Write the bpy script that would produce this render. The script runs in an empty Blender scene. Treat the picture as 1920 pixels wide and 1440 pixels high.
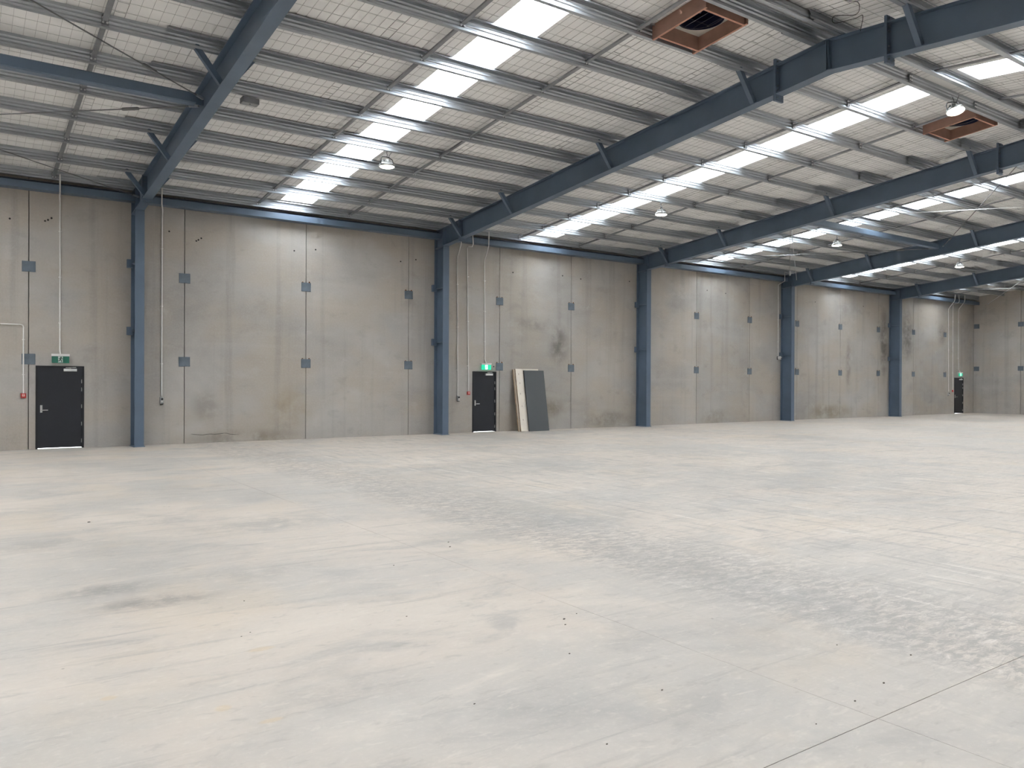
import bpy, math, random
from mathutils import Vector, Matrix
random.seed(7)
scene = bpy.context.scene
col = scene.collection

# ------------------------------------------------------------------ camera
YAW, PITCH, ROLL = 0.6097, -0.0026, 0.0043
F = Vector((math.sin(YAW)*math.cos(PITCH), math.cos(YAW)*math.cos(PITCH), math.sin(PITCH)))
R0 = Vector((math.cos(YAW), -math.sin(YAW), 0)); U0 = R0.cross(F)
R = R0*math.cos(ROLL) + U0*math.sin(ROLL); U = -R0*math.sin(ROLL) + U0*math.cos(ROLL)
cd = bpy.data.cameras.new('camera'); cd.sensor_width = 36; cd.lens = 1483.8/1920*36
cd.clip_start = .05; cd.clip_end = 300
cam = bpy.data.objects.new('camera', cd); col.objects.link(cam)
m = Matrix.Identity(4)
for i in range(3):
    m[i][0] = R[i]; m[i][1] = U[i]; m[i][2] = -F[i]
m[0][3], m[1][3], m[2][3] = 0, -21.22, 1.6
cam.matrix_world = m
scene.camera = cam

# ------------------------------------------------------------------ world, exposure
w = bpy.data.worlds.new('overcast_sky'); scene.world = w; w.use_nodes = True
bg = w.node_tree.nodes['Background']
bg.inputs['Color'].default_value = (0.935, 0.968, 1.0, 1); bg.inputs['Strength'].default_value = 6.0
vs = scene.view_settings
vs.view_transform = 'Standard'; vs.look = 'None'; vs.gamma = 1; vs.use_curve_mapping = False
vs.exposure = 1.47
cy = scene.cycles
cy.use_denoising = True
cy.use_adaptive_sampling = True; cy.adaptive_threshold = .14; cy.adaptive_min_samples = 8
cy.max_bounces = 7; cy.diffuse_bounces = 6; cy.glossy_bounces = 3; cy.transparent_max_bounces = 8
cy.caustics_reflective = False; cy.caustics_refractive = False

# ------------------------------------------------------------------ building dimensions (metres)
XF = [-4.93, 3.54, 12.0, 20.47, 28.94, 37.41]      # portal frames
XL, XR = -13.4, 45.87                              # end walls
BAY = 8.467
RY = 13.35                                         # ridge distance from the long wall
YW = -2*RY                                         # opposite wall
S = .0895                                          # roof fall
RD = .53                                           # rafter depth
def zb(y): return 5.64 - S*y if y > -RY else 5.64 + S*(2*RY + y)
def zt(y): return zb(y) + RD
def zr(y): return zt(y) + .215                     # underside of the insulation
SKY0, SKY1 = 3.46, 4.32                            # skylight strip inside each bay
SKYX = [x + SKY0 for x in [XL] + XF]
PUR = [-13.13 + 1.288*k for k in range(11)]        # purlin lines on the wall side

# skylight portals guide the daylight into the hall (they emit nothing themselves)
def portal(xc, y0, y1):
    ym = (y0+y1)/2
    L = bpy.data.lights.new('skylight_portal', 'AREA'); L.shape = 'RECTANGLE'
    L.size = SKY1-SKY0+.1; L.size_y = abs(y1-y0)
    L.cycles.is_portal = True
    o = bpy.data.objects.new('skylight_portal', L); col.objects.link(o)
    o.location = (xc, ym, zr(ym)+.16)
    sl = (zr(y1)-zr(y0))/(y1-y0)
    o.rotation_euler = (math.atan(sl), 0, 0)
for x in SKYX:
    portal(x+(SKY1-SKY0)/2, -.40, -12.95); portal(x+(SKY1-SKY0)/2, -13.75, -25.95)

# ------------------------------------------------------------------ mesh helpers
class MB:
    def __init__(s): s.v = []; s.f = []
    def add(s, vs_, fs):
        b = len(s.v); s.v += [tuple(v) for v in vs_]; s.f += [tuple(b+i for i in f) for f in fs]; return s
    def box(s, x0, x1, y0, y1, z0, z1):
        if x0 > x1: x0, x1 = x1, x0
        if y0 > y1: y0, y1 = y1, y0
        if z0 > z1: z0, z1 = z1, z0
        return s.add([(x0,y0,z0),(x1,y0,z0),(x1,y1,z0),(x0,y1,z0),(x0,y0,z1),(x1,y0,z1),(x1,y1,z1),(x0,y1,z1)],
                     [(0,3,2,1),(4,5,6,7),(0,1,5,4),(1,2,6,5),(2,3,7,6),(3,0,4,7)])
    def rings(s, rings, caps=True, closed=True):
        n = len(rings[0]); vs_ = [p for r in rings for p in r]; fs = []
        for k in range(len(rings)-1):
            for i in range(n if closed else n-1):
                j = (i+1) % n
                fs.append((k*n+i, k*n+j, (k+1)*n+j, (k+1)*n+i))
        if caps:
            fs.append(tuple(range(n))[::-1]); fs.append(tuple((len(rings)-1)*n+i for i in range(n)))
        return s.add(vs_, fs)
    def tube(s, pts, r, n=8, caps=True):
        pts = [Vector(p) for p in pts]; rr = r if isinstance(r, (list, tuple)) else [r]*len(pts)
        rings = []; prev = None
        for i, p in enumerate(pts):
            d = (pts[min(i+1, len(pts)-1)] - pts[max(i-1, 0)]).normalized()
            if prev is None:
                a = d.orthogonal().normalized()
            else:
                a = (prev - d*prev.dot(d)).normalized()
            prev = a; b = d.cross(a)
            rings.append([p + (a*math.cos(t)+b*math.sin(t))*rr[i] for t in [2*math.pi*k/n for k in range(n)]])
        return s.rings(rings, caps)
    def lathe(s, prof, c, n=24, caps=False):           # prof: (radius, z)
        rings = [[(c[0]+r*math.cos(2*math.pi*k/n), c[1]+r*math.sin(2*math.pi*k/n), c[2]+z) for k in range(n)] for r, z in prof]
        return s.rings(rings, caps)
    def mesh(s, name, mat, smooth=False):
        me = bpy.data.meshes.new(name); me.from_pydata(s.v, [], s.f); me.materials.append(mat)
        me.validate()
        if smooth:
            me.shade_smooth()
            try: me.set_sharp_from_angle(angle=math.radians(40))
            except Exception: pass
        return me
    def build(s, name, mat, parent=None, smooth=False):
        loc = Vector((0, 0, 0))
        if parent is not None: loc = parent.get('_w', None); loc = Vector(loc) if loc is not None else Vector((0,0,0))
        if loc.length > 0: s.v = [(v[0]-loc.x, v[1]-loc.y, v[2]-loc.z) for v in s.v]
        import bmesh
        me = s.mesh(name, mat, False)
        bm = bmesh.new(); bm.from_mesh(me); bmesh.ops.recalc_face_normals(bm, faces=bm.faces); bm.to_mesh(me); bm.free()
        if smooth:
            me.shade_smooth()
            try: me.set_sharp_from_angle(angle=math.radians(40))
            except Exception: pass
        o = bpy.data.objects.new(name, me); col.objects.link(o)
        if parent is not None:
            o.parent = parent
            if loc.length > 0: o['_w'] = tuple(loc)
        return o
def prismX(poly, x0, x1, mb=None):   # poly in (y,z)
    mb = mb or MB(); return mb.rings([[(x0, y, z) for y, z in poly], [(x1, y, z) for y, z in poly]])
def prismY(poly, y0, y1, mb=None):   # poly in (x,z)
    mb = mb or MB(); return mb.rings([[(x, y0, z) for x, z in poly], [(x, y1, z) for x, z in poly]])
def empty(name, loc):
    o = bpy.data.objects.new(name, None); col.objects.link(o); o.location = loc; o.empty_display_size = .2
    o['_w'] = tuple(loc); return o
def tag(o, label=None, cat=None, group=None, kind=None):
    if label: o['label'] = label
    if cat: o['category'] = cat
    if group: o['group'] = group
    if kind: o['kind'] = kind
    return o
def clone(o, parent, off=(0,0,0)):
    c = o.copy(); col.objects.link(c); c.parent = parent
    c.location = Vector(o.location) + Vector(off); return c

# ------------------------------------------------------------------ materials
def newmat(name):
    mt = bpy.data.materials.new(name); mt.use_nodes = True
    nt = mt.node_tree; return mt, nt, nt.nodes['Principled BSDF']
def N(nt, t, **kw):
    n = nt.nodes.new(t)
    for k, v in kw.items(): setattr(n, k, v)
    return n
def noise(nt, vec, scale, detail=4, rough=.55, dist=0):
    n = N(nt, 'ShaderNodeTexNoise'); n.inputs['Scale'].default_value = scale
    n.inputs['Detail'].default_value = detail; n.inputs['Roughness'].default_value = rough; n.inputs['Distortion'].default_value = dist
    if vec is not None: nt.links.new(vec, n.inputs['Vector'])
    return n.outputs['Fac']
def ramp(nt, fac, stops):
    r = N(nt, 'ShaderNodeValToRGB'); e = r.color_ramp.elements
    while len(e) < len(stops): e.new(.5)
    for k, (p, c) in enumerate(stops):
        e[k].position = p; e[k].color = (*c, 1) if len(c) == 3 else c
    nt.links.new(fac, r.inputs['Fac']); return r.outputs['Color']
def mix(nt, fac, a, b, mode='MIX'):
    x = N(nt, 'ShaderNodeMix'); x.data_type = 'RGBA'; x.blend_type = mode
    for sock, val in ((x.inputs[0], fac), (x.inputs[6], a), (x.inputs[7], b)):
        if isinstance(val, (int, float)): sock.default_value = val
        elif isinstance(val, tuple): sock.default_value = (*val, 1) if len(val) == 3 else val
        else: nt.links.new(val, sock)
    return x.outputs[2]
def math_(nt, op, a, b=0., clamp=False):
    x = N(nt, 'ShaderNodeMath'); x.operation = op; x.use_clamp = clamp
    for sock, val in ((x.inputs[0], a), (x.inputs[1], b)):
        if isinstance(val, (int, float)): sock.default_value = val
        else: nt.links.new(val, sock)
    return x.outputs[0]
def mapr(nt, v, a, b, c=0., d=1., smooth=True):
    x = N(nt, 'ShaderNodeMapRange'); x.interpolation_type = 'SMOOTHSTEP' if smooth else 'LINEAR'
    nt.links.new(v, x.inputs['Value'])
    for k, q in zip(('From Min','From Max','To Min','To Max'), (a,b,c,d)): x.inputs[k].default_value = q
    return x.outputs['Result']
def mapping(nt, vec, scale=(1,1,1), loc=(0,0,0), rot=(0,0,0)):
    x = N(nt, 'ShaderNodeMapping'); nt.links.new(vec, x.inputs['Vector'])
    x.inputs['Scale'].default_value = scale; x.inputs['Location'].default_value = loc; x.inputs['Rotation'].default_value = rot
    return x.outputs['Vector']
def objco(nt): return N(nt, 'ShaderNodeTexCoord').outputs['Object']
def bump(nt, h, strength, dist, bsdf):
    b = N(nt, 'ShaderNodeBump'); b.inputs['Strength'].default_value = strength; b.inputs['Distance'].default_value = dist
    nt.links.new(h, b.inputs['Height']); nt.links.new(b.outputs['Normal'], bsdf.inputs['Normal'])
def blob(nt, vec, c, r, soft=.45):                 # soft ellipsoid mask, 1 inside
    a = N(nt, 'ShaderNodeVectorMath', operation='SUBTRACT'); nt.links.new(vec, a.inputs[0]); a.inputs[1].default_value = c
    b = N(nt, 'ShaderNodeVectorMath', operation='DIVIDE'); nt.links.new(a.outputs[0], b.inputs[0]); b.inputs[1].default_value = r
    l = N(nt, 'ShaderNodeVectorMath', operation='LENGTH'); nt.links.new(b.outputs[0], l.inputs[0])
    return mapr(nt, l.outputs['Value'], soft, 1., 1., 0.)
def plain(name, c, rough=.6, metal=0., var=.12, scale=6., spec=.5, bmp=0.):
    mt, nt, b = newmat(name); v = objco(nt)
    n = noise(nt, v, scale, 5)
    lo = tuple(x*(1-var) for x in c); hi = tuple(min(1, x*(1+var)) for x in c)
    nt.links.new(ramp(nt, n, [(.3, lo), (.7, hi)]), b.inputs['Base Color'])
    b.inputs['Roughness'].default_value = rough; b.inputs['Metallic'].default_value = metal
    b.inputs['Specular IOR Level'].default_value = spec
    if bmp: bump(nt, noise(nt, v, scale*6, 4), bmp, .01, b)
    return mt
def emit(name, c, e, strength):
    mt, nt, b = newmat(name)
    b.inputs['Base Color'].default_value = (*c, 1); b.inputs['Roughness'].default_value = .4
    b.inputs['Emission Color'].default_value = (*e, 1); b.inputs['Emission Strength'].default_value = strength
    return mt

def concrete_wall():
    mt, nt, b = newmat('precast_concrete'); v = objco(nt)
    rnd = N(nt, 'ShaderNodeObjectInfo').outputs['Random']
    big = noise(nt, mapping(nt, v, (.35, .35, .5)), 1., 4, .6, .3)
    c = ramp(nt, big, [(.30, (.325, .304, .282)), (.5, (.405, .384, .358)), (.70, (.468, .446, .418))])
    warm = noise(nt, mapping(nt, v, (.5, .5, .9), (7, 3, 1)), 1., 4, .5)
    c = mix(nt, mapr(nt, warm, .38, .62, 0, .68), c, (.425, .372, .308))
    cool = noise(nt, mapping(nt, v, (.6, .6, .5), (1, 13, 5)), 1., 5, .5)
    c = mix(nt, mapr(nt, cool, .52, .72, 0, .5), c, (.385, .380, .372))
    streak = noise(nt, mapping(nt, v, (3.2, 3.2, .12)), 1., 4, .6)
    c = mix(nt, mapr(nt, streak, .50, .74, 0, .45), c, (.27, .25, .23))
    lifts = noise(nt, mapping(nt, v, (.25, .25, 5)), 1., 3, .5)
    c = mix(nt, mapr(nt, lifts, .5, .8, 0, .22), c, (.48, .452, .42))
    fine = noise(nt, v, 22, 3, .7)
    c = mix(nt, mapr(nt, fine, .35, .75, 0, .22), c, (.52, .49, .455))
    # weathering marks where the photograph shows them
    edge = noise(nt, v, 1.7, 5, .65)
    for cen, rad, k, colr in (
        ((16.75, 0, 2.85), (.55, 1, .95), .75, (.12, .112, .105)),
        ((15.6, 0, 3.55), (1.1, 1, .35), .45, (.15, .145, .14)),
        ((16.4, 0, .7), (.9, 1, .5), .55, (.14, .12, .09)),
        ((36.9, 0, 3.6), (.5, 1, 2.4), .75, (.12, .11, .10)),
        ((39.0, 0, 4.0), (.8, 1, 1.8), .7, (.12, .112, .105)),
        ((33.9, 0, 2.4), (.3, 1, 1.9), .5, (.16, .14, .12)),
        ((42.4, 0, 4.2), (.6, 1, .8), .6, (.14, .13, .12)),
        ((6.2, 0, .10), (2.1, 1, .30), .5, (.17, .135, .09)),
        ((5.2, 0, .95), (.5, 1, .6), .45, (.19, .165, .14)),
        ((19.0, 0, .3), (1.6, 1, .42), .55, (.15, .13, .09)),
        ((24.6, 0, .25), (1.2, 1, .4), .5, (.17, .15, .10)),
        ((32.4, 0, .3), (2.4, 1, .5), .55, (.19, .155, .09)),
        ((7.4, 0, .9), (1.0, 1, .75), .5, (.33, .265, .17))):
        f = math_(nt, 'MULTIPLY', blob(nt, v, cen, rad, .15), mapr(nt, edge, .33, .62))
        c = mix(nt, math_(nt, 'MULTIPLY', f, k), c, colr)
    pat = noise(nt, mapping(nt, v, (1.3, 1.3, 1.9), (5, 0, 8)), 1., 5, .68, .25)
    c = mix(nt, mapr(nt, pat, .54, .72, 0, .32), c, (.265, .245, .225))
    c = mix(nt, mapr(nt, pat, .44, .30, 0, .35), c, (.49, .468, .44))
    hsv = N(nt, 'ShaderNodeHueSaturation'); nt.links.new(c, hsv.inputs['Color'])
    nt.links.new(mapr(nt, rnd, 0, 1, .92, 1.08, False), hsv.inputs['Value'])
    nt.links.new(hsv.outputs['Color'], b.inputs['Base Color'])
    b.inputs['Roughness'].default_value = .82; b.inputs['Specular IOR Level'].default_value = .25
    bump(nt, noise(nt, v, 9, 3, .7), .25, .006, b)
    return mt
def concrete_floor():
    mt, nt, b = newmat('floor_concrete'); v = objco(nt)
    big = noise(nt, mapping(nt, v, (.30, .36, 1)), 1., 5, .62, .5)
    c = ramp(nt, big, [(.34, (.470, .462, .448)), (.47, (.535, .511, .483)), (.56, (.595, .550, .504)), (.72, (.64, .60, .553))])
    mid = noise(nt, mapping(nt, v, (.9, 1.5, 1), (3, 9, 0)), 1., 4, .66, .6)
    c = mix(nt, mapr(nt, mid, .50, .70, 0, .68), c, (.400, .394, .384))
    c = mix(nt, mapr(nt, mid, .46, .30, 0, .5), c, (.675, .628, .572))
    warm = noise(nt, mapping(nt, v, (.5, .42, 1), (11, 2, 0)), 1., 4, .6)
    c = mix(nt, mapr(nt, warm, .52, .70, 0, .5), c, (.635, .560, .468))
    # trowel and tyre streaks: long thin marks along both directions
    s1 = noise(nt, mapping(nt, v, (.55, 6.5, 1), (0, 0, 0), (0, 0, .10)), 1., 4, .7, .3)
    c = mix(nt, mapr(nt, s1, .54, .74, 0, .6), c, (.35, .342, .33))
    s2 = noise(nt, mapping(nt, v, (7.5, .9, 1), (4, 1, 0), (0, 0, .06)), 1., 4, .75, .3)
    far = mapr(nt, N_sepx(nt, v), 3.0, 7.0)
    c = mix(nt, math_(nt, 'MULTIPLY', mapr(nt, s2, .50, .70, 0, .72), far), c, (.33, .325, .32))
    s3 = noise(nt, mapping(nt, v, (7.5, .7, 1), (14, 6, 0), (0, 0, -.04)), 1., 4, .65, .2)
    c = mix(nt, math_(nt, 'MULTIPLY', mapr(nt, s3, .58, .70, 0, .8), far), c, (.70, .68, .65))
    c = mix(nt, mapr(nt, N_sepx(nt, v), 21.25, 21.35, 0, .30), c, (.66, .625, .58))
    track = math_(nt, 'MULTIPLY', mapr(nt, N_sepx(nt, v), 4.3, 4.9), mapr(nt, N_sepx(nt, v), 6.6, 5.5))
    scuff = noise(nt, mapping(nt, v, (6, 14, 1), (1, 2, 0), (0, 0, .5)), 1., 4, .8, .6)
    c = mix(nt, math_(nt, 'MULTIPLY', track, mapr(nt, scuff, .44, .58, 0, .72)), c, (.33, .322, .312))
    c = mix(nt, math_(nt, 'MULTIPLY', track, mapr(nt, scuff, .42, .34, 0, .7)), c, (.72, .70, .67))
    scr = noise(nt, mapping(nt, v, (3, 16, 1), (8, 3, 0), (0, 0, .25)), 1., 4, .8, .4)
    c = mix(nt, math_(nt, 'MULTIPLY', far, mapr(nt, scr, .53, .66, 0, .55)), c, (.37, .36, .348))
    c = mix(nt, math_(nt, 'MULTIPLY', far, mapr(nt, scr, .43, .34, 0, .5)), c, (.70, .675, .64))
    edge = noise(nt, v, 2.4, 5, .68, .4)
    for cen, rad, k, colr in (
        ((.95, -14.5, 0), (.55, .32, 1), .8, (.27, .268, .26)),
        ((1.15, -15.05, 0), (.65, .28, 1), .8, (.26, .25, .24)),
        ((2.0, -14.6, 0), (1.1, .45, 1), .45, (.33, .325, .315)),
        ((.7, -12.3, 0), (.9, .5, 1), .6, (.30, .30, .295)),
        ((2.9, -12.4, 0), (1.7, .7, 1), .55, (.32, .325, .32)),
        ((4.8, -14.2, 0), (1.5, .5, 1), .5, (.33, .335, .33)),
        ((6.0, -13.6, 0), (1.4, 1.6, 1), .5, (.32, .33, .33)),
        ((5.15, -16.9, 0), (.5, 3.2, 1), .6, (.33, .325, .315)),
        ((9.0, -9.5, 0), (3.4, 2.6, 1), .5, (.34, .345, .34)),
        ((14.5, -9.0, 0), (2.6, 2.4, 1), .5, (.35, .36, .36)),
        ((1.62, -17.3, 0), (.6, .5, 1), .45, (.34, .335, .325)),
        ((2.2, -16.9, 0), (.10, .05, 1), .6, (.25, .25, .24))):
        f = math_(nt, 'MULTIPLY', blob(nt, v, cen, rad, .1), mapr(nt, edge, .34, .62))
        c = mix(nt, math_(nt, 'MULTIPLY', f, k), c, colr)
    for cen, rad in (((1.48, -16.5, 0), (.10, .045, 1)), ((1.21, -17.52, 0), (.075, .03, 1)), ((.62, -16.8, 0), (.05, .04, 1)), ((1.06, -17.25, 0), (.05, .05, 1))):
        c = mix(nt, math_(nt, 'MULTIPLY', blob(nt, v, cen, rad, .5), .55), c, (.60, .49, .34))
    fine = noise(nt, v, 30, 3, .7)
    c = mix(nt, mapr(nt, fine, .45, .8, 0, .2), c, (.74, .71, .67))
    pit = N(nt, 'ShaderNodeTexVoronoi'); pit.inputs['Scale'].default_value = 2.3; nt.links.new(v, pit.inputs['Vector'])
    c = mix(nt, mapr(nt, pit.outputs['Distance'], .015, .03, .6, 0), c, (.22, .20, .18))
    fleck = noise(nt, mapping(nt, v, (5, 11, 1), (2, 7, 0), (0, 0, .2)), 1., 3, .75, .4)
    c = mix(nt, mapr(nt, fleck, .56, .72, 0, .42), c, (.37, .355, .335))
    c = mix(nt, mapr(nt, fleck, .44, .30, 0, .35), c, (.70, .665, .615))
    c = mix(nt, 1., c, (.945, .896, .850), 'MULTIPLY')
    nt.links.new(c, b.inputs['Base Color'])
    nt.links.new(mapr(nt, big, .3, .7, .42, .62, False), b.inputs['Roughness'])
    b.inputs['Specular IOR Level'].default_value = .35
    bump(nt, noise(nt, v, 14, 2, .65), .08, .004, b)
    return mt
def N_sepx(nt, v):
    s = N(nt, 'ShaderNodeSeparateXYZ'); nt.links.new(v, s.inputs[0]); return s.outputs['X']
def galv():
    mt, nt, b = newmat('galvanised_steel'); v = objco(nt)
    n = noise(nt, mapping(nt, v, (.6, 14, 14)), 1.5, 5)
    nt.links.new(ramp(nt, n, [(.3, (.455, .485, .515)), (.7, (.495, .525, .555))]), b.inputs['Base Color'])
    b.inputs['Metallic'].default_value = .8
    b.inputs['Roughness'].default_value = .36
    return mt
def skylight_mat():
    mt, nt, b = newmat('translucent_roof_sheet'); nt.nodes.remove(b)
    out = nt.nodes['Material Output']
    t = N(nt, 'ShaderNodeBsdfTransparent'); t.inputs['Color'].default_value = (.90, .93, .95, 1)
    d = N(nt, 'ShaderNodeBsdfTranslucent'); d.inputs['Color'].default_value = (.92, .95, .97, 1)
    m_ = N(nt, 'ShaderNodeMixShader')
    nt.links.new(mapr(nt, noise(nt, objco(nt), 8, 3), .3, .7, .18, .28), m_.inputs['Fac'])
    nt.links.new(t.outputs[0], m_.inputs[1]); nt.links.new(d.outputs[0], m_.inputs[2]); nt.links.new(m_.outputs[0], out.inputs['Surface'])
    return mt
M = {}
M['wall'] = concrete_wall(); M['floor'] = concrete_floor(); M['galv'] = galv(); M['sky'] = skylight_mat()
M['steel'] = plain('blue_grey_painted_steel', (.110, .153, .215), .42, 0, .10, 1.5, .5)
M['steel_light'] = plain('blue_grey_primed_plate', (.125, .155, .185), .55, 0, .18, 5, .4)
M['foil'] = plain('white_insulation_facing', (.845, .845, .838), .55, 0, .04, 1.2, .4, .12)
M['wire'] = plain('mesh_wire', (.26, .26, .265), .5, .2, .1)
M['bridge'] = plain('bridging_steel', (.30, .31, .33), .45, .6, .1)
M['seal'] = plain('joint_sealant', (.20, .188, .172), .8, 0, .2, 8, .2)
M['joint'] = plain('dusty_saw_joint', (.42, .38, .33), .9, 0, .15, 5, .2)
M['recess_shade'] = plain('dark_recess', (.035, .033, .03), .9)  # shade inside the lifting holes and the crack, put into the colour
M['black'] = plain('black_door_paint', (.0165, .018, .024), .42, 0, .08, 3, .45)
M['blackf'] = plain('black_frame_paint', (.010, .010, .013), .5)
M['chrome'] = plain('satin_steel', (.62, .62, .61), .32, .85, .06)
M['alu'] = plain('pale_aluminium', (.74, .74, .73), .45, .3, .05)
M['white'] = plain('white_plastic', (.72, .71, .69), .45, 0, .04)
M['pvc'] = plain('white_conduit_plastic', (.80, .785, .755), .45, 0, .05)
M['red'] = plain('red_plastic', (.45, .03, .025), .4, 0, .06)
M['redlight'] = plain('pale_pink_glass', (.72, .42, .40), .3, 0, .05)
M['grey'] = plain('grey_plastic', (.42, .42, .41), .5, 0, .06)
M['greybox'] = plain('grey_sheet_box', (.27, .28, .30), .5, .3, .06)
M['dark'] = plain('black_plastic', (.012, .012, .013), .5)
M['rust'] = plain('rusty_weld', (.16, .075, .03), .85, 0, .4, 30, .2)
M['timber'] = plain('red_brown_primed_timber', (.335, .200, .155), .65, 0, .14, 4, .3)
M['timber_edge'] = plain('pale_primed_timber_edge', (.50, .27, .195), .65, 0, .1, 5, .3)
M['ply'] = plain('raw_timber_edge', (.40, .27, .17), .7, 0, .25, 9, .3)
M['board'] = plain('cream_board', (.76, .69, .60), .6, 0, .06, 3, .4)
M['char'] = plain('charcoal_panel', (.082, .088, .092), .5, 0, .05, 2, .45)
M['fan'] = plain('dark_blue_fan_housing', (.030, .036, .085), .3, .3, .1)
M['collar'] = plain('cream_collar', (.55, .53, .48), .6, 0, .05)
M['lampbody'] = plain('cast_lamp_body', (.20, .20, .19), .45, .6, .08)
M['lens'] = emit('lit_lens', (.9, .88, .8), (1., .88, .66), 9.)
M['green'] = plain('green_sign_unlit', (.018, .155, .105), .35, 0, .05)
M['signwhite'] = plain('white_sign_unlit', (.55, .64, .60), .35, 0, .03)
M['man'] = plain('dark_green_figure', (.012, .045, .035), .4)
M['green_lit'] = emit('green_sign_lit', (.01, .25, .15), (.01, .55, .30), .42)
M['white_lit'] = emit('white_sign_lit', (.8, .9, .85), (.85, 1, .93), .7)
M['man_lit'] = emit('green_figure_lit', (.05, .3, .2), (.2, .75, .5), .5)
M['rod'] = plain('dull_brace_rod', (.20, .205, .21), .45, .5, .1)
M['rodlight'] = plain('bright_galvanised_rod', (.72, .73, .74), .35, .5, .05)
M['crumb'] = plain('grit', (.10, .085, .065), .9, 0, .3, 40)

# ------------------------------------------------------------------ floor slabs
FX = [XL-.25, -4.8, 3.6, 10.95, 21.3, 29.8, 38.3, XR+.25]
FY = [YW-.25, -19.13, -2.0, .25]
floor = MB().box(XL-.25, XR+.25, YW-.25, .25, -.30, -.022).build('floor', M['joint']); tag(floor, 'pale mottled concrete warehouse floor', kind='structure')
for i in range(len(FX)-1):
    for j in range(len(FY)-1):
        g = .0022
        MB().box(FX[i]+.0015, FX[i+1]-.0015, FY[j]+g, FY[j+1]-g, -.0215, 0).build('slab', M['floor'], floor)

# ------------------------------------------------------------------ long wall with doors
ZW = 6.36
DOORS = [(1.44, 2.43), (13.29, 14.2), (43.75, 44.74)]; DH = 1.93
wall = MB()
xs = [XL-.2] + [q for d in DOORS for q in d] + [XR+.2]
poly = [(XL-.2, 0)]
for d0, d1 in DOORS: poly += [(d0, 0), (d0, DH), (d1, DH), (d1, 0)]
poly += [(XR+.2, 0), (XR+.2, ZW), (XL-.2, ZW)]
wall_back = prismY(poly, .15, .22).build('wall_back', M['seal']); tag(wall_back, 'long precast concrete wall with vertical joints', kind='structure')
JX = [XL, -11.5, -8.3, -5.1, -1.9, 1.3, 4.68, 7.86, 11.03, 14.32, 17.3, 20.45, 23.6, 26.8, 30.0, 33.24, 36.4, 39.6, 42.75, XR]
G = .009
for a, b_ in zip(JX, JX[1:]):
    po = [(a+G, 0)]
    for d0, d1 in DOORS:
        if a < d0 < b_: po += [(d0, 0), (d0, DH), (d1, DH), (d1, 0)]
    po += [(b_-G, 0), (b_-G, ZW), (a+G, ZW)]
    prismY(po, 0, .15).build('concrete_panel', M['wall'], wall_back)
def plate_mesh(wd, ht):
    mb = MB(); c = .012
    ring = lambda y, k: [(-wd/2+k, y, -ht/2+k), (wd/2-k, y, -ht/2+k), (wd/2-k, y, ht/2-k), (-wd/2+k, y, ht/2-k)]
    return mb.rings([ring(0, 0), ring(-.010, 0), ring(-.014, .006)])
pl_me = plate_mesh(.27, .245).mesh('joint_plate', M['steel_light'])
weld_me = MB().tube([(-.02, 0, 0), (-.008, -.004, .006), (.01, -.003, .002), (.022, 0, -.004)], [.006, .011, .010, .005], 6).mesh('weld', M['rust'])
def plate_at(loc, parent, rz=0., tilt=0., rust=True):
    o = bpy.data.objects.new('joint_plate', pl_me); col.objects.link(o); o.parent = parent; o.location = loc; o.rotation_euler = (0, tilt, rz)
    if rust:
        for dx in (-.10, .09):
            q = bpy.data.objects.new('weld', weld_me); col.objects.link(q); q.parent = o
            q.location = (dx, -.006, .128 + random.uniform(-.004, .006)); q.scale = (1, 1, random.uniform(.8, 2.2))
for x in JX[4:-1]:
    for z in (4.20, 2.085):
        if abs(x-20.45) < .01: continue
        plate_at((x, 0, z + random.uniform(-.01, .01)), wall_back, 0, random.uniform(-.02, .02), x > 7)
sock_me = MB().lathe([(.022, .002), (.022, -.006), (.0, -.006)], (0, 0, 0), 10).mesh('lifting_socket', M['recess_shade'])  # proud dark disc; the hole's inner shade is its colour
for x, z in [(.93,5.25),(1.62,5.28),(1.68,5.31),(1.75,5.36),(4.31,5.34),(4.96,5.17),(5.01,5.2),(5.08,5.25),(7.52,5.17),(8.13,5.26),(10.76,5.17),(11.27,5.27),(14.84,5.18),(16.91,5.24),(17.72,5.19),(20.02,5.28),(14.1,2.09),(25.3,5.2),(24.2,5.25),(31.3,5.22),(35.1,5.25)]:
    o = bpy.data.objects.new('lifting_socket', sock_me); col.objects.link(o); o.parent = wall_back; o.location = (x, 0, z); o.rotation_euler = (-math.pi/2, 0, 0)
cr = [(4.83,.235),(4.92,.225),(5.0,.215),(5.13,.20),(5.22,.215),(5.32,.222),(5.43,.21),(5.55,.222),(5.66,.235),(5.73,.232),(5.82,.20),(5.92,.188),(6.05,.18)]
tag(MB().tube([(x, -.001, z) for x, z in cr], [.001]+[.0055]*(len(cr)-2)+[.001], 5).build('crack', M['recess_shade'], wall_back), 'thin dark crack near the floor')

# end wall on the right, with gable top
def gable(y): return zr(min(y, 0)) + .02
NB = 11
wr_poly = lambda ya, yb: [(ya, 0), (yb, 0), (yb, gable(yb))] + ([(-RY, gable(-RY))] if yb > -RY > ya else []) + [(ya, gable(ya))]
wall_right = prismX(wr_poly(YW-.2, .22), XR+.15, XR+.22).build('wall_right', M['seal']); tag(wall_right, 'far concrete end wall under the roof', kind='structure')
JY = [0, -2.37, -5.5, -8.6, -11.7, -15.0, -18.1, -21.2, -24.3, YW]
for a, b_ in zip(JY, JY[1:]):
    prismX(wr_poly(b_+G, a-G), XR, XR+.15).build('concrete_panel', M['wall'], wall_right)
for y in (-.16,) + tuple(JY[1:-1]):
    for z in (4.76, 2.43): plate_at((XR, y, z), wall_right, -math.pi/2, 0, False)
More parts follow.
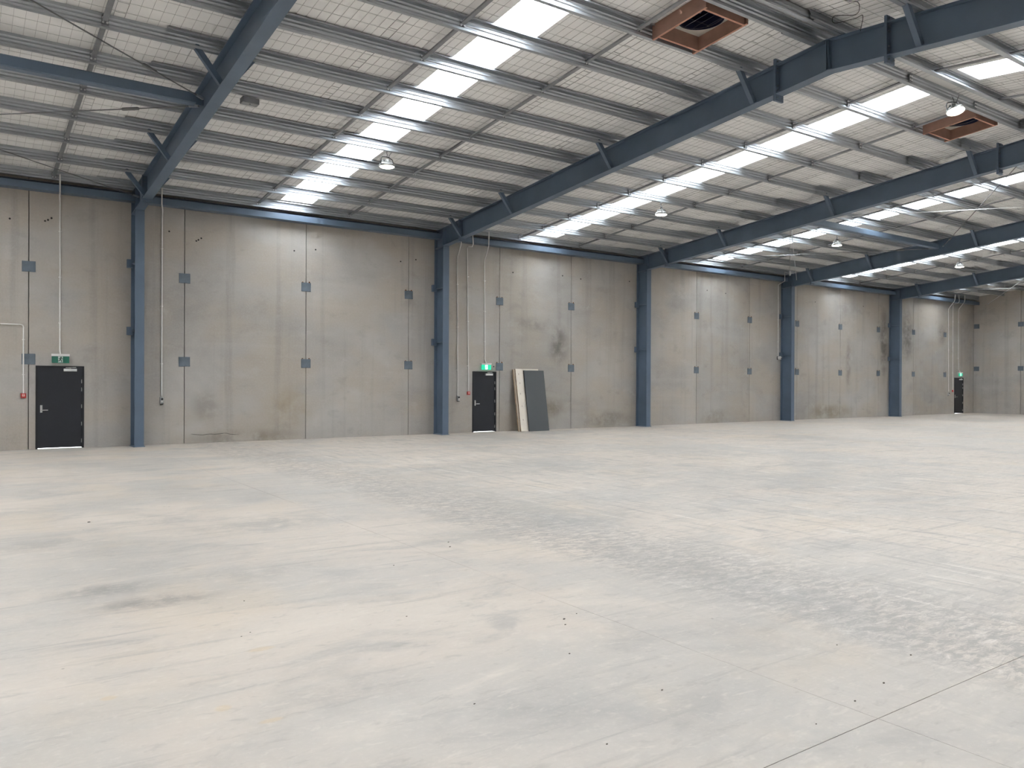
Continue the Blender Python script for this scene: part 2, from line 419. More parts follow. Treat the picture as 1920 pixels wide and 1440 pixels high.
# walls out of view, closing the hall
wall_left = prismX(wr_poly(YW, 0), XL-.2, XL).build('wall_left', M['wall']); tag(wall_left, 'concrete end wall closing the near end of the hall', kind='structure')
wall_front = MB().box(XL-.2, XR+.22, YW-.2, YW, 0, ZW).build('wall_front', M['wall']); tag(wall_front, 'concrete wall behind the viewpoint', kind='structure')

# ------------------------------------------------------------------ roof: insulation, skylights, mesh
ceiling = None
def roof_slab(x0, x1, ys, name='insulation_blanket', t=.08, mat='foil', parent=None):
    pol = [(y, zr(y)) for y in ys] + [(y, zr(y)+t) for y in reversed(ys)]
    return prismX(pol, x0, x1).build(name, M[mat], parent)
ceiling = roof_slab(XL-.2, SKYX[0], [.22, -RY, YW-.2], 'ceiling'); tag(ceiling, 'pitched roof lined with white insulation blanket and wire mesh', kind='structure')
edges = [x + SKY1-SKY0 for x in SKYX]; nxt = SKYX[1:] + [XR+.22]
VX0, VX1, VY0, VY1 = 9.31, 10.24, PUR[1]-.175, PUR[0]+.16
for a, b_ in zip(edges, nxt):
    cut = a
    for k in (0, 1):
        v0, v1 = VX0+k*BAY, VX1+k*BAY
        if a < v0 < b_:
            roof_slab(a, v0, [.22, -RY, YW-.2], parent=ceiling)
            roof_slab(v0, v1, [.22, VY0], parent=ceiling); roof_slab(v0, v1, [VY1, -RY, YW-.2], parent=ceiling)
            cut = v1
    roof_slab(cut, b_, [.22, -RY, YW-.2], parent=ceiling)
for a, b_ in zip(SKYX, edges):
    roof_slab(a, b_, [.22, -.42], parent=ceiling)
    roof_slab(a, b_, [-12.95, -RY, -13.75], parent=ceiling)
    roof_slab(a, b_, [-25.9, YW-.2], parent=ceiling)
def skysheet(a, b_, ya, yb):
    xs_ = []; x = a-.06; k = 0
    prof = []
    n = 5; pitch = (b_-a+.12)/n
    for i in range(n):
        x0 = a-.06+i*pitch
        prof += [(x0, 0), (x0+pitch*.62, 0), (x0+pitch*.70, .028), (x0+pitch*.92, .028)]
    prof.append((b_+.06, 0))
    mb = MB()
    r0 = [(x, ya, zr(ya)+.083+h) for x, h in prof]; r1 = [(x, yb, zr(yb)+.083+h) for x, h in prof]
    return mb.rings([r0, r1], caps=False, closed=False)
n = 0
for i, (a, b_) in enumerate(zip(SKYX, edges)):
    for ya, yb in ((-.40, -12.97), (-13.73, -25.92)):
        n += 1
        o = skysheet(a, b_, ya, yb).build('window_%d' % n, M['sky'])
        tag(o, 'glowing white translucent roof strip over the bay %s, %s' % (
            ('at the near end of the hall', 'with the leftmost exit door', 'of plain wall right of the nearest column', 'with the leaning panels',
             'left of the sensor column', 'right of the sensor column', 'of the far corner')[i], 'on the wall side of the ridge' if ya > -RY else 'beyond the ridge'), kind='structure')
# safety mesh: far too many wires to pick apart
ZM = .004
mb = MB()
def wirebox(p, q, r):
    mb.tube([p, q], r, 4, False)
segs = list(zip([0.0] + [e for e in edges if e > 0], [s for s in SKYX if s > 0] + [XR]))
y = -.35
while y > -18.6:
    yy = y if abs(y + RY) > .12 else y-.12
    for a, b_ in segs:
        wirebox((a, yy, zr(yy)-ZM), (b_, yy, zr(yy)-ZM), .0017)
    y -= .30
x = .03; k = 0
while x < XR-.05:
    insky = any(a-.02 < x < b_+.02 for a, b_ in zip(SKYX, edges))
    if not insky:
        thick = k % 12 in (0, 1)
        r = .0032 if thick else .0018
        wirebox((x, -.1, zr(-.1)-ZM), (x, -RY, zr(-RY)-ZM), r); wirebox((x, -RY, zr(-RY)-ZM), (x, -18.6, zr(-18.6)-ZM), r)
        if k % 12 == 0:
            yy = -.2
            while yy > -18.5:
                wirebox((x, yy, zr(yy)-ZM), (x+.15, yy, zr(yy)-ZM), .0028); yy -= .30 if random.random() < .5 else .27
    x += .155; k += 1
tag(mb.build('wire_mesh', M['wire'], ceiling), kind='stuff')

# ------------------------------------------------------------------ purlins (lapped Z sections) and bridging
def zprof(bot):
    tp = .072 if bot > .08 else -.088
    return [(tp, .178), (tp, .200), (0, .200), (0, .150), (.018, .132), (.018, .118), (0, .100), (0, .088), (.018, .070), (.018, .056), (0, .038), (0, 0), (bot, 0), (bot, .022)]
def thick(poly, t):
    out = []
    for i, p in enumerate(poly):
        a = poly[max(i-1, 0)]; c = poly[min(i+1, len(poly)-1)]
        dx, dz = c[0]-a[0], c[1]-a[1]; l = math.hypot(dx, dz) or 1
        out.append((p[0]-dz/l*t, p[1]+dx/l*t))
    return poly + out[::-1]
def purlin_mesh(x0, x1, bot, flip):
    pr = thick(zprof(bot), .0035)
    s_ = -1 if flip else 1
    mb = MB()
    r0 = [(x0, s_*y, z) for y, z in pr]; r1 = [(x1, s_*y, z) for y, z in pr]
    mb.rings([r0, r1], caps=False)
    nn = len(pr)//2
    for base in (0, len(pr)):
        for i in range(nn-1):
            mb.f.append((base+i, base+i+1, base+len(pr)-2-i, base+len(pr)-1-i))
    return mb
LAP = .90
bays = list(zip(XF, XF[1:] + [XR]))
PFAR = [YW - y for y in PUR[:5]]                    # mirrored lines beyond the ridge
for bi, (a, b_) in enumerate(bays):
    x0 = a-LAP if bi > 0 else a; x1 = b_+LAP if bi < len(bays)-1 else b_-.01
    odd = bi % 2
    me_n = purlin_mesh(x0, x1, .074 if odd else .094, False).mesh('purlin', M['galv'])
    me_f = purlin_mesh(x0, x1, .074 if odd else .094, True).mesh('purlin', M['galv'])
    for yl, me in [(y, me_n) for y in PUR] + [(y, me_f) for y in PFAR]:
        o = bpy.data.objects.new('purlin', me); col.objects.link(o); o.parent = ceiling
        sgn = 1 if yl > -RY else -1
        o.location = (0, yl + (-.030*sgn if odd else 0), zt(yl) + (.002 if odd else .016))
# bridging channels with brackets
def bridging_mesh(L):
    pr = [(-.038, .028), (-.038, 0), (.038, 0), (.038, .028), (.034, .028), (.034, .004), (-.034, .004), (-.034, .028)]
    return MB().rings([[(x, 0, z) for x, z in pr], [(x, L, z + S*0) for x, z in pr]])
SP = 1.288
br_me = bridging_mesh(SP-.06).mesh('bridging', M['bridge'])
bk = MB().box(-.05, .05, -.018, -.002, .02, .17)
bk_me = bk.mesh('bridging_bracket', M['bridge'])
glow_bolt_me = MB().lathe([(0, -.016), (.016, -.016), (.016, 0)], (0, 0, 0), 6).mesh('bolt', M['rodlight'])  # pale bolt heads stand in for skylight shining through bracket holes
BRX = [(1.78, -1.7)] + [(a+2.92, a+5.48) for a, _ in bays[1:]]
for bi, xs_ in enumerate(BRX):
    for x in xs_:
        if x < 0: continue
        lines = list(reversed(PUR)) + PFAR
        for k in range(len(lines)-1):
            y1, y0 = lines[k], lines[k+1]
            if y1 > -RY > y0: continue
            o = bpy.data.objects.new('bridging', br_me); col.objects.link(o); o.parent = ceiling
            o.location = (x + random.uniform(-.01, .01), y0+.03, zt(y0+.03)+.085)
            o.rotation_euler = (math.atan((zt(y1)-zt(y0))/(y1-y0)), 0, 0)
        for yl in lines:
            s_ = 1 if yl > -RY else -1
            o = bpy.data.objects.new('bridging_bracket', bk_me); col.objects.link(o); o.parent = ceiling
            o.location = (x, yl if s_ > 0 else yl+.02, zt(yl)+.01)
            for bx, bz in ((-.028, .06), (.028, .06), (-.028, .13), (.028, .13)):
                q = bpy.data.objects.new('bolt', glow_bolt_me); col.objects.link(q); q.parent = o  # bright dot painted as skylight through the bracket
                q.location = (bx, -.018, bz); q.rotation_euler = (-math.pi/2, 0, 0)

# ------------------------------------------------------------------ portal frames
CW, TF, TW, DC = .209, .016, .011, .552
FLY_Y = [-1.54, -4.118, -7.98, -11.842]
def iprofile(d):  # local (u across flange, v along depth 0..d)
    h = CW/2; t = TW/2
    return [(-h, 0), (h, 0), (h, TF), (t, TF), (t, d-TF), (h, d-TF), (h, d), (-h, d), (-h, d-TF), (-t, d-TF), (-t, TF), (-h, TF)]
FRAME_LABEL = {
 0: 'blue-grey steel portal frame left of the first exit door, outside the view',
 1: 'nearest blue-grey portal frame, its column right beside the leftmost black door',
 2: 'blue-grey portal frame with its column just left of the middle exit door',
 3: 'blue-grey portal frame standing right of the leaning panels, third from the left',
 4: 'blue-grey portal frame with the white sensor conduit beside its column',
 5: 'farthest blue-grey portal frame, standing before the small far exit door'}
def make_frame(X, idx):
    fr = empty('steel_portal_frame', (X, 0, 0)); tag(fr, FRAME_LABEL[idx], 'portal frame', 'portal frames along the hall')
    pr = iprofile(DC-.02)
    for side in (1, -1):
        yy = (lambda v: -DC+v) if side == 1 else (lambda v: YW+DC-v)
        c0 = [(X+u, yy(v), 0) for u, v in pr]; c1 = [(X+u, yy(v), zb(yy(v))) for u, v in pr]
        cobj = MB().rings([c0, c1]).build('column', M['steel'], fr)
        # seat stiffeners and wall cleats
        for z in (4.44, 2.80):
            for sx in (-1, 1):
                MB().box(X+sx*TW/2, X+sx*(CW/2-.004), yy(TF), yy(DC-.02-TF), z-.012, z+.012).build('stiffener', M['steel'], cobj)
            MB().box(X-CW/2-.10, X-CW/2+.03, yy(DC-.13), yy(DC-.02), z-.10, z+.10).build('wall_cleat', M['steel'], cobj)
        bp = MB().box(X-.13, X+.13, yy(-.02), yy(DC-.022), 0, .018).build('base_plate', M['steel'], cobj)
        # end plate up to the rafter top
        ye = yy(DC-.02); ys = yy(DC-.036)
        prismX([(ye, zb(ye)-.0), (ys, zb(ys)), (ys, zt(ys)), (ye, zt(ye))], X-CW/2, X+CW/2).build('knee_plate', M['steel'], fr)
        # rafter from the knee to the ridge
        rp = iprofile(RD); y0 = yy(DC-.036); y1 = -RY
        ra = MB().rings([[(X+u, y0, zb(y0)+v) for u, v in rp], [(X+u, y1, zb(y1)+v) for u, v in rp]]).build('rafter', M['steel'], fr)
        sg = 1 if side == 1 else -1
        M_ = (lambda q: q) if side == 1 else (lambda q: YW-q)
        # knee stiffener in line with the column face
        for sx in (-1, 1):
            yk = M_(-DC+.01)
            prismX([(yk-.006, zb(yk)+TF), (yk+.006, zb(yk)+TF), (yk+.006, zt(yk)-TF), (yk-.006, zt(yk)-TF)], X+sx*TW/2, X+sx*CW/2*.98).build('stiffener', M['steel'], ra)
            ya = -RY + sg*.02
            prismX([(ya-.006, zb(ya)+TF), (ya+.006, zb(ya)+TF), (ya+.006, zt(ya)-TF), (ya-.006, zt(ya)-TF)], X+sx*TW/2, X+sx*CW/2*.98).build('stiffener', M['steel'], ra)
        if side == -1 and idx > 3: pass
        # bolted splice plates (pairs back to back)
        for ys_, lo, hi in ((M_(-1.47), .09, .02), (M_(-12.32), .115, .10)):
            if side == -1 and ys_ < -16: continue
            sp = prismX([(ys_-.022, zb(ys_)-lo), (ys_+.022, zb(ys_)-lo), (ys_+.022, zt(ys_)+hi), (ys_-.022, zt(ys_)+hi)], X-.115, X+.115).build('splice_plate', M['steel'], ra)
            for bz in (-.055, .075, .15, RD-.15, RD-.07, RD+.055):
                if bz > RD and hi < .05: continue
                for sx in (-.065, .065):
                    q = MB().tube([(X+sx, ys_-.020, zb(ys_)+bz), (X+sx, ys_-.046, zb(ys_)+bz)], .016, 6).build('bolt', M['steel_light'], sp)
        # fly braces from purlin down to the bottom flange, both sides
        for fy in [M_(q) for q in FLY_Y]:
            if side == -1 and fy < -19: continue
            for sx in (-1, 1):
                yq = fy + sg*.03
                p0 = Vector((X+sx*.47, yq, zt(yq)+.07)); p1 = Vector((X+sx*.03, yq, zb(yq)+TF+.015))
                d = (p1-p0).normalized(); up = Vector((0, 1, 0)); e = d.cross(up).normalized()
                wv, tv = .044, .003
                # angle section
                sec = [(-wv, -wv), (wv, -wv), (wv, -wv+2*tv), (-wv+2*tv, -wv+2*tv), (-wv+2*tv, wv), (-wv, wv)]
                MB().rings([[p + up*a + e*b2 for a, b2 in sec] for p in (p0, p1)]).build('fly_brace', M['steel'], ra)
    return fr
for i, X in enumerate(XF): make_frame(X, i)

# ------------------------------------------------------------------ eave beams along the wall
EB = {0: 'blue-grey eave beam above the leftmost exit door', 1: 'blue-grey eave beam over the plain wall bay between the first two columns',
      2: 'blue-grey eave beam above the middle exit door and leaning panels', 3: 'blue-grey eave beam of the bay beyond the leaning panels',
      4: 'blue-grey eave beam between the sensor column and the next', 5: 'farthest blue-grey eave beam, ending in the far corner'}
for i, (a, b_) in enumerate(bays):
    x0, x1 = a+.014, b_-(.014 if i < 5 else .003)
    pr = [(-.30, 5.93), (-.03, 5.93), (-.03, 6.16), (-.30+.17, 6.16), (-.30+.17, 6.148), (-.042, 6.148), (-.042, 5.942), (-.288, 5.942), (-.288, 6.09), (-.30, 6.09)]
    o = prismX(pr, x0, x1).build('eave_beam', M['steel']); tag(o, EB[i], 'beam', 'eave beams along the wall top')

# ------------------------------------------------------------------ roof struts and rod bracing
def shs(x0, x1, y, z, wd, name='roof_strut'):
    h = wd/2; c = .02
    ring = [(-h+c, -h), (h-c, -h), (h, -h+c), (h, h-c), (h-c, h), (-h+c, h), (-h, h-c), (-h, -h+c)]
    return MB().rings([[(x, y+u, z+v) for u, v in ring] for x in (x0, x1)])
def strut(x0, x1, y, label):
    z = zb(y)+.30
    t = empty('roof_strut', (x0, y, z)); tag(t, label, 'strut', 'square tube roof struts')
    shs(x0+.16, x1-.16, y, z, .19).build('tube', M['steel'], t)
    for x, s_ in ((x0+.012, 1), (x1-.012, -1)):
        MB().box(x, x+s_*.15, y-.006, y+.006, z-.08, z+.08).build('end_plate', M['steel'], t)
strut(XF[0], XF[1], -6.62, 'blue-grey square tube strut meeting the nearest rafter at upper left')
strut(XF[3], XF[4], -6.62, 'blue-grey square tube strut crossing the bay before the sensor column rafter')
def rod(p, q, label, mat='rod', tb=.12, r=.011):
    p = Vector(p); q = Vector(q); d = (q-p)
    t = empty('brace_rod', p); tag(t, label, 'brace rod', 'diagonal roof bracing rods')
    MB().tube([p, q], r, 8).build('rod', M[mat], t, True)
    dn = d.normalized(); c = p + dn*min(1.35, d.length*tb)
    MB().tube([c-dn*.16, c-dn*.13, c+dn*.13, c+dn*.16], [.014, .030, .030, .014], 8).build('turnbuckle', M[mat], t, True)
    for e, s_ in ((p, 1), (q, -1)):
        a = e + dn*s_*.02
        MB().tube([a, a+dn*s_*.16], [.03, .022], 4).build('clevis', M['galv'], t)
def nz(y, k=.27): return zb(y)+k
def xbrace(i0, i1, ya, yb, names, mats=('rod', 'rod')):
    x0 = XF[i0]+.05; x1 = (XF[i1] if i1 < 6 else XR)-.05
    rod((x1, ya, nz(ya)), (x0, yb, nz(yb)), names[0], mats[0])
    rod((x0, ya, nz(ya, .24)), (x1, yb, nz(yb, .24)), names[1], mats[1])
xbrace(0, 1, -6.78, -13.0, ('thin steel rod with dark turnbuckle above the strut at upper left', 'thin steel rod rising to the ridge of the nearest portal frame'))
xbrace(0, 1, -6.46, -.75, ('thin steel rod with turnbuckle running from below the upper left strut', 'thin steel rod ending at the top of the nearest column'))
xbrace(3, 4, -6.78, -13.0, ('thin steel rod rising right to left into the far ridge, with turnbuckle', 'pale steel rod crossing the far skylight towards the right edge'), ('rod', 'rodlight'))
xbrace(3, 4, -6.46, -.75, ('steel rod descending to the eave beside the third column', 'pale steel rod running to the eave near the sensor column'), ('rod', 'rodlight'))
xbrace(5, 6, -6.46, -.75, ('steel rod from the farthest rafter out to the eave, nearly hidden', 'pale steel rod reaching down into the far wall corner'), ('rod', 'rodlight'))

# ------------------------------------------------------------------ roof ventilators in timber trimmers
def vent(xo, label):
    x0, x1 = 9.30+xo, 10.25+xo; ya, yb = PUR[1]-.075, PUR[0]+.0     # between two purlins
    ym = (ya+yb)/2; t = empty('roof_ventilator', ((x0+x1)/2, ym, zt(ym))); tag(t, label, 'roof vent', 'timber framed roof ventilators')
    lo = -.03; top = .21
    def board_y(x, y0, y1):
        b_ = prismX([(y0, zt(y0)+lo), (y1, zt(y1)+lo), (y1, zt(y1)+top), (y0, zt(y0)+top)], x-.02, x+.02).build('trimmer_board', M['timber'], t)
        prismX([(y0, zt(y0)+lo-.004), (y1, zt(y1)+lo-.004), (y1, zt(y1)+lo), (y0, zt(y0)+lo)], x-.02, x+.02).build('pale_edge', M['timber_edge'], b_)
    def board_x(y):
        b_ = MB().box(x0+.02, x1-.02, y-.02, y+.02, zt(y)+lo, zt(y)+top).build('trimmer_board', M['timber'], t)
        MB().box(x0+.02, x1-.02, y-.02, y+.02, zt(y)+lo-.004, zt(y)+lo).build('pale_edge', M['timber_edge'], b_)
    board_y(x0, ya+.02, yb+.10); board_y(x1, ya+.02, yb+.10)
    yi0, yi1 = ya-.10, yb+.16
    board_x(yi0); board_x(yi1)
    # collar with a round hole, drum and fan above it
    xc, yc = (x0+x1)/2, (yi0+yi1)/2; zc = zr(yc)-.02; rh = .37; nseg = 32
    hx, hy = (x1-x0)/2-.02, (yi0-yi1)/2-.02
    inn, out = [], []
    for k in range(nseg):
        a = 2*math.pi*k/nseg; cx, sy = math.cos(a), math.sin(a)
        inn.append((xc+rh*cx, yc+rh*sy)); q = min(hx/abs(cx) if abs(cx) > 1e-6 else 9, hy/abs(sy) if abs(sy) > 1e-6 else 9); out.append((xc+q*cx, yc+q*sy))
    rr = lambda l, dz: [(x, y, zr(y)-.02+dz) for x, y in l]
    MB().rings([rr(out, 0), rr(inn, 0), rr(inn, .012), rr(out, .012), rr(out, 0)], False).build('collar', M['collar'], t)
    MB().lathe([(rh, -.055), (rh, .10), (rh+.05, .16), (rh+.05, .60)], (xc, yc, zc+.012), 32).build('drum', M['fan'], t, True)
    MB().lathe([(rh+.15, .54), (rh+.14, .64), (.2, .76), (0, .78)], (xc, yc, zc+.012), 32).build('cowl', M['fan'], t, True)
    hub = MB().lathe([(0, .18), (.09, .18), (.10, .22), (.10, .32), (0, .32)], (xc, yc, zc), 20).build('fan_hub', M['fan'], t, True)
    for k in range(6):
        a = k*math.pi/3; d = Vector((math.cos(a), math.sin(a), 0)); e = Vector((-d.y, d.x, 0))
        c0 = Vector((xc, yc, zc+.25))
        pts = []
        for r, wv, tw in ((.09, .05, .05), (.22, .09, .04), (.35, .11, .03)):
            pts.append((c0+d*r-e*wv-Vector((0, 0, tw)), c0+d*r+e*wv+Vector((0, 0, tw))))
        v_ = [p for pr_ in pts for p in pr_]; v2 = [p+Vector((0, 0, .006)) for p in v_]
        mbk = MB().add(v_+v2, [(0,1,3,2),(2,3,5,4),(6,8,9,7),(8,10,11,9),(0,2,8,6),(2,4,10,8),(1,7,9,3),(3,9,11,5),(0,6,7,1),(4,5,11,10)])
        mbk.build('fan_blade', M['fan'], hub)
vent(0, 'larger timber framed roof ventilator at the top edge, round dark fan opening')
vent(BAY, 'smaller timber framed roof ventilator at upper right, partly behind a lamp')

# ------------------------------------------------------------------ high bay lights
def lamp_proto():
    t = empty('high_bay_light', (0, 0, 0))                          # origin at the lens centre
    MB().lathe([(.165, .0), (.172, .015), (.165, .05), (.12, .085), (.09, .10), (.085, .15), (.0, .155)], (0, 0, 0), 28).build('housing', M['lampbody'], t, True)
    MB().lathe([(.0, -.022), (.08, -.018), (.14, -.008), (.160, .004)], (0, 0, 0), 28).build('lens', M['lens'], t, True)
    yk = MB().tube([(-.178, 0, .03), (-.182, 0, .12), (-.15, 0, .19), (-.05, 0, .215), (.05, 0, .215), (.15, 0, .19), (.182, 0, .12), (.178, 0, .03)], .011, 6)
    yk.build('yoke', M['dark'], t, True)
    for k in range(12):
        a = 2*math.pi*k/12; d = Vector((math.cos(a), math.sin(a), 0)); e = Vector((-d.y, d.x, 0))*.003
        fin = [d*.085+Vector((0,0,.10)), d*.13+Vector((0,0,.085)), d*.11+Vector((0,0,.145)), d*.085+Vector((0,0,.15))]
        MB().rings([[p-e for p in fin], [p+e for p in fin]]).build('fin', M['lampbody'], t)
    MB().tube([(0, 0, .215), (0, 0, .25), (.012, 0, .265), (0, .005, .29), (-.01, 0, .31), (0, 0, .335)], .006, 6).build('hook', M['dark'], t, True)
    MB().box(-.025, .025, -.02, .02, .335, .352).build('purlin_clip', M['galv'], t)
    MB().tube([(.05, 0, .215), (.09, .02, .27), (.12, .01, .33), (.135, 0, .37)], .005, 5).build('flex_cable', M['dark'], t, True)
    return t
proto = lamp_proto(); kids = list(proto.children)
LAMPS = [((7.70, -5.36), 'lit round lamp hanging over the plain wall bay, nearest below the purlins'),
         ((16.17, -5.36), 'lit round lamp hanging over the bay with the leaning panels'),
         ((24.62, -5.36), 'small lit lamp hanging just before the sensor column rafter'),
         ((33.08, -5.36), 'farthest and smallest lit lamp near the far corner'),
         ((16.27, -13.33), 'largest lit lamp, at upper right before the smaller roof ventilator'),
         ((7.78, -13.33), 'lit lamp cut off by the top edge, beside the larger roof ventilator')]
for k, ((x, y), lab) in enumerate(LAMPS):
    z = zt(y)-.335
    if k == 0: o = proto
    else:
        o = proto.copy(); col.objects.link(o)
        for c in kids:
            q = c.copy(); col.objects.link(q); q.parent = o
    o.location = (x, y, z); o.rotation_euler = (0, 0, (.3, .9, .2, .1, .5, .4)[k])
    if y < -13:
        o.rotation_euler = (math.radians(-16), 0, -.5)
    tag(o, lab, 'lamp', 'lit high bay lamps')

# ------------------------------------------------------------------ doors
def make_door(i, d0, d1):
    t = empty('door_%d' % (i+1), ((d0+d1)/2, 0, 0)); tag(t, ('near', 'middle', 'far')[i] + ' black exit door in the concrete wall', kind='structure')
    fw = .045
    prismY([(d0, 0), (d0+fw, 0), (d0+fw, DH-fw), (d1-fw, DH-fw), (d1-fw, 0), (d1, 0), (d1, DH), (d0, DH)], -.012, .12).build('door_frame', M['blackf'], t)
    lf = MB().box(d0+fw-.01, d1-fw+.01, .012, .055, .020, DH-fw+.01).build('door_leaf', M['black'], t)
    MB().box(d0+fw, d1-fw, -.005, .14, 0, .010).build('sill', M['alu'], t)
    # lever on a tall plate
    hx = d0+.115; hz = .93
    h = MB().box(hx-.022, hx+.022, .004, .012, hz-.085, hz+.085).build('handle', M['chrome'], t)
    MB().tube([(hx, .006, hz-.03), (hx, -.045, hz-.03), (hx+.02, -.055, hz-.03), (hx+.13, -.055, hz-.03)], .010, 8).build('lever', M['chrome'], h, True)
    MB().tube([(hx, .006, hz+.05), (hx, -.010, hz+.05)], .013, 10).build('lock_cylinder', M['chrome'], h)
    # closer
    cx = d1-.29; c = MB().box(cx-.135, cx+.135, -.045, .012, DH-.125, DH-.065).build('door_closer', M['alu'], t)
    MB().tube([(cx, -.02, DH-.065), (cx, -.02, DH-.045), (cx-.10, -.07, DH-.04), (cx+.12, -.02, DH-.03)], .008, 6).build('closer_arm', M['chrome'], c)
    for z in (.17, .57, .98, 1.38, 1.57):
        MB().tube([(d1-fw-.004, .004, z-.045), (d1-fw-.004, .004, z+.045)], .011, 8).build('hinge', M['chrome'], t)
for i, (a, b_) in enumerate(DOORS): make_door(i, a, b_)

# ------------------------------------------------------------------ exit signs
def figure(cx, y, cz, s, mat, parent):
    f = MB()
    f.tube([(cx+.012*s, y, cz+.055*s), (cx+.012*s, y-.001, cz+.055*s)], .016*s, 12)
    body = [((.008,.036),(-.004,-.002),.012), ((-.004,0),(.022,-.022),.009), ((.022,-.022),(.020,-.058),.008), ((-.004,0),(-.022,-.028),.009), ((-.022,-.028),(-.048,-.034),.008),
            ((.006,.034),(.036,.016),.006), ((.036,.016),(.046,.03),.006), ((.006,.034),(-.024,.030),.006), ((-.024,.030),(-.032,.008),.006)]
    for (x0, z0), (x1, z1), r in body:
        a = Vector((x0, 0, z0)); b_ = Vector((x1, 0, z1)); d = (b_-a).normalized(); e = Vector((-d.z, 0, d.x))*r
        a = a-d*r*.5; b_ = b_+d*r*.5
        ring = [a-e, b_-e, b_+e, a+e]
        f.rings([[(cx+q.x*s, y, cz+q.z*s) for q in ring], [(cx+q.x*s, y-.001, cz+q.z*s) for q in ring]])
    f.build('running_figure', M[mat], parent)
def exit_sign(cx, cz, lit, label):
    t = empty('exit_sign', (cx, -.06, cz-.11)); tag(t, label, 'exit sign', 'green exit signs over the doors')
    MB().box(cx-.185, cx+.185, -.085, 0, cz+.055, cz+.108).build('housing', M['white'], t)
    g = MB().box(cx-.178, cx+.178, -.068, -.046, cz-.105, cz+.055).build('sign_panel', M['green_lit' if lit else 'green'], t)
    MB().box(cx-.050, cx+.046, -.0695, -.068, cz-.090, cz+.050).build('pictogram_field', M['white_lit' if lit else 'signwhite'], g)
    figure(cx-.002, -.0695, cz-.025, 1.0, 'man_lit' if lit else 'man', g)
exit_sign(1.935, 2.10, False, 'dim green running figure exit sign over the leftmost door')
exit_sign(13.78, 2.09, True, 'bright lit green exit sign over the middle door')
exit_sign(44.33, 2.12, True, 'tiny bright green exit sign over the far door')

# ------------------------------------------------------------------ conduits and devices on the wall
def conduit(pts, label, clips=(), r=.015):
    t = empty('conduit_pipe', pts[0]); tag(t, label, 'conduit', 'white conduits on the wall')
    MB().tube(pts, r, 8).build('pipe', M['pvc'], t, True)
    for (x, y, z), hor in clips:
        (MB().box(x-.012, x+.012, y-.018, 0, z-.022, z+.022) if hor else MB().box(x-.026, x+.026, y-.016, 0, z-.010, z+.010)).build('clip', M['pvc'], t)
Y0 = -.02
def up(x, z0, z1, n=3): return [((x, Y0, z0+(z1-z0)*(k+.5)/n), False) for k in range(n)]
conduit([(1.935, -.045, 2.205), (1.925, Y0, 2.32), (1.92, Y0, 5.72), (1.90, -.17, 5.86), (1.89, -.335, 5.93), (1.89, -.335, 6.33)], 'white conduit rising from the leftmost exit sign', up(1.92, 2.4, 5.6))
conduit([(4.14, Y0, 1.19), (4.14, Y0, 5.66), (4.12, -.17, 5.82), (4.07, -.335, 5.95), (4.08, -.335, 6.33)], 'white conduit right of the nearest column, down to a socket', up(4.14, 1.3, 5.6))
conduit([(12.74, Y0, 1.16), (12.71, Y0, 5.42), (12.70, -.05, 5.50), (12.66, -.30, 5.78), (12.66, -.335, 5.86), (12.68, -.335, 6.33)], 'white conduit nearest the second column, down to a socket', up(12.72, 1.3, 5.3))
conduit([(13.14, Y0, 1.29), (13.07, Y0, 5.80), (13.07, -.10, 5.84), (13.08, -.30, 5.80), (13.09, -.345, 5.88), (13.06, -.335, 6.33)], 'white conduit left of the middle door, down to a red call point', up(13.11, 1.4, 5.6))
conduit([(13.78, -.045, 2.20), (13.75, Y0, 2.32), (13.72, Y0, 5.42), (13.71, -.05, 5.50), (13.67, -.30, 5.80), (13.67, -.335, 5.88), (13.68, -.335, 6.33)], 'white conduit rising from the middle exit sign', up(13.735, 2.4, 5.3))
conduit([(1.20, Y0, 1.29), (1.20, Y0, 2.80), (1.185, Y0, 2.845), (1.14, Y0, 2.86), (-3.0, Y0, 2.86)], 'white conduit turning left above the leftmost red call point', [((1.2, Y0, 2.52), False), ((1.2, Y0, 1.72), False), ((-.5, Y0, 2.86), True)])
conduit([(28.66, Y0, 2.75), (28.66, Y0, 5.80), (28.66, -.17, 5.86), (28.66, -.335, 5.92), (28.66, -.335, 6.33)], 'white conduit down the wall beside the fourth column', up(28.66, 2.9, 5.7))
conduit([(43.13, Y0, 1.19), (43.07, Y0, 5.52), (43.05, -.05, 5.60), (43.08, -.31, 5.96), (43.10, -.335, 6.05), (43.12, -.335, 6.36)], 'leftmost white conduit beside the far door', up(43.1, 1.4, 5.4))
conduit([(43.57, Y0, 1.27), (43.53, Y0, 5.85), (43.53, -.30, 5.90), (43.55, -.34, 6.0), (43.5, -.335, 6.33)], 'white conduit down to the far red call point', up(43.55, 1.5, 5.6))
conduit([(44.33, -.045, 2.22), (44.19, Y0, 2.36), (44.15, Y0, 5.56), (44.13, -.05, 5.64), (44.14, -.31, 5.98), (44.15, -.335, 6.07), (44.15, -.335, 6.36)], 'white conduit rising from the far exit sign', up(44.16, 2.5, 5.4))
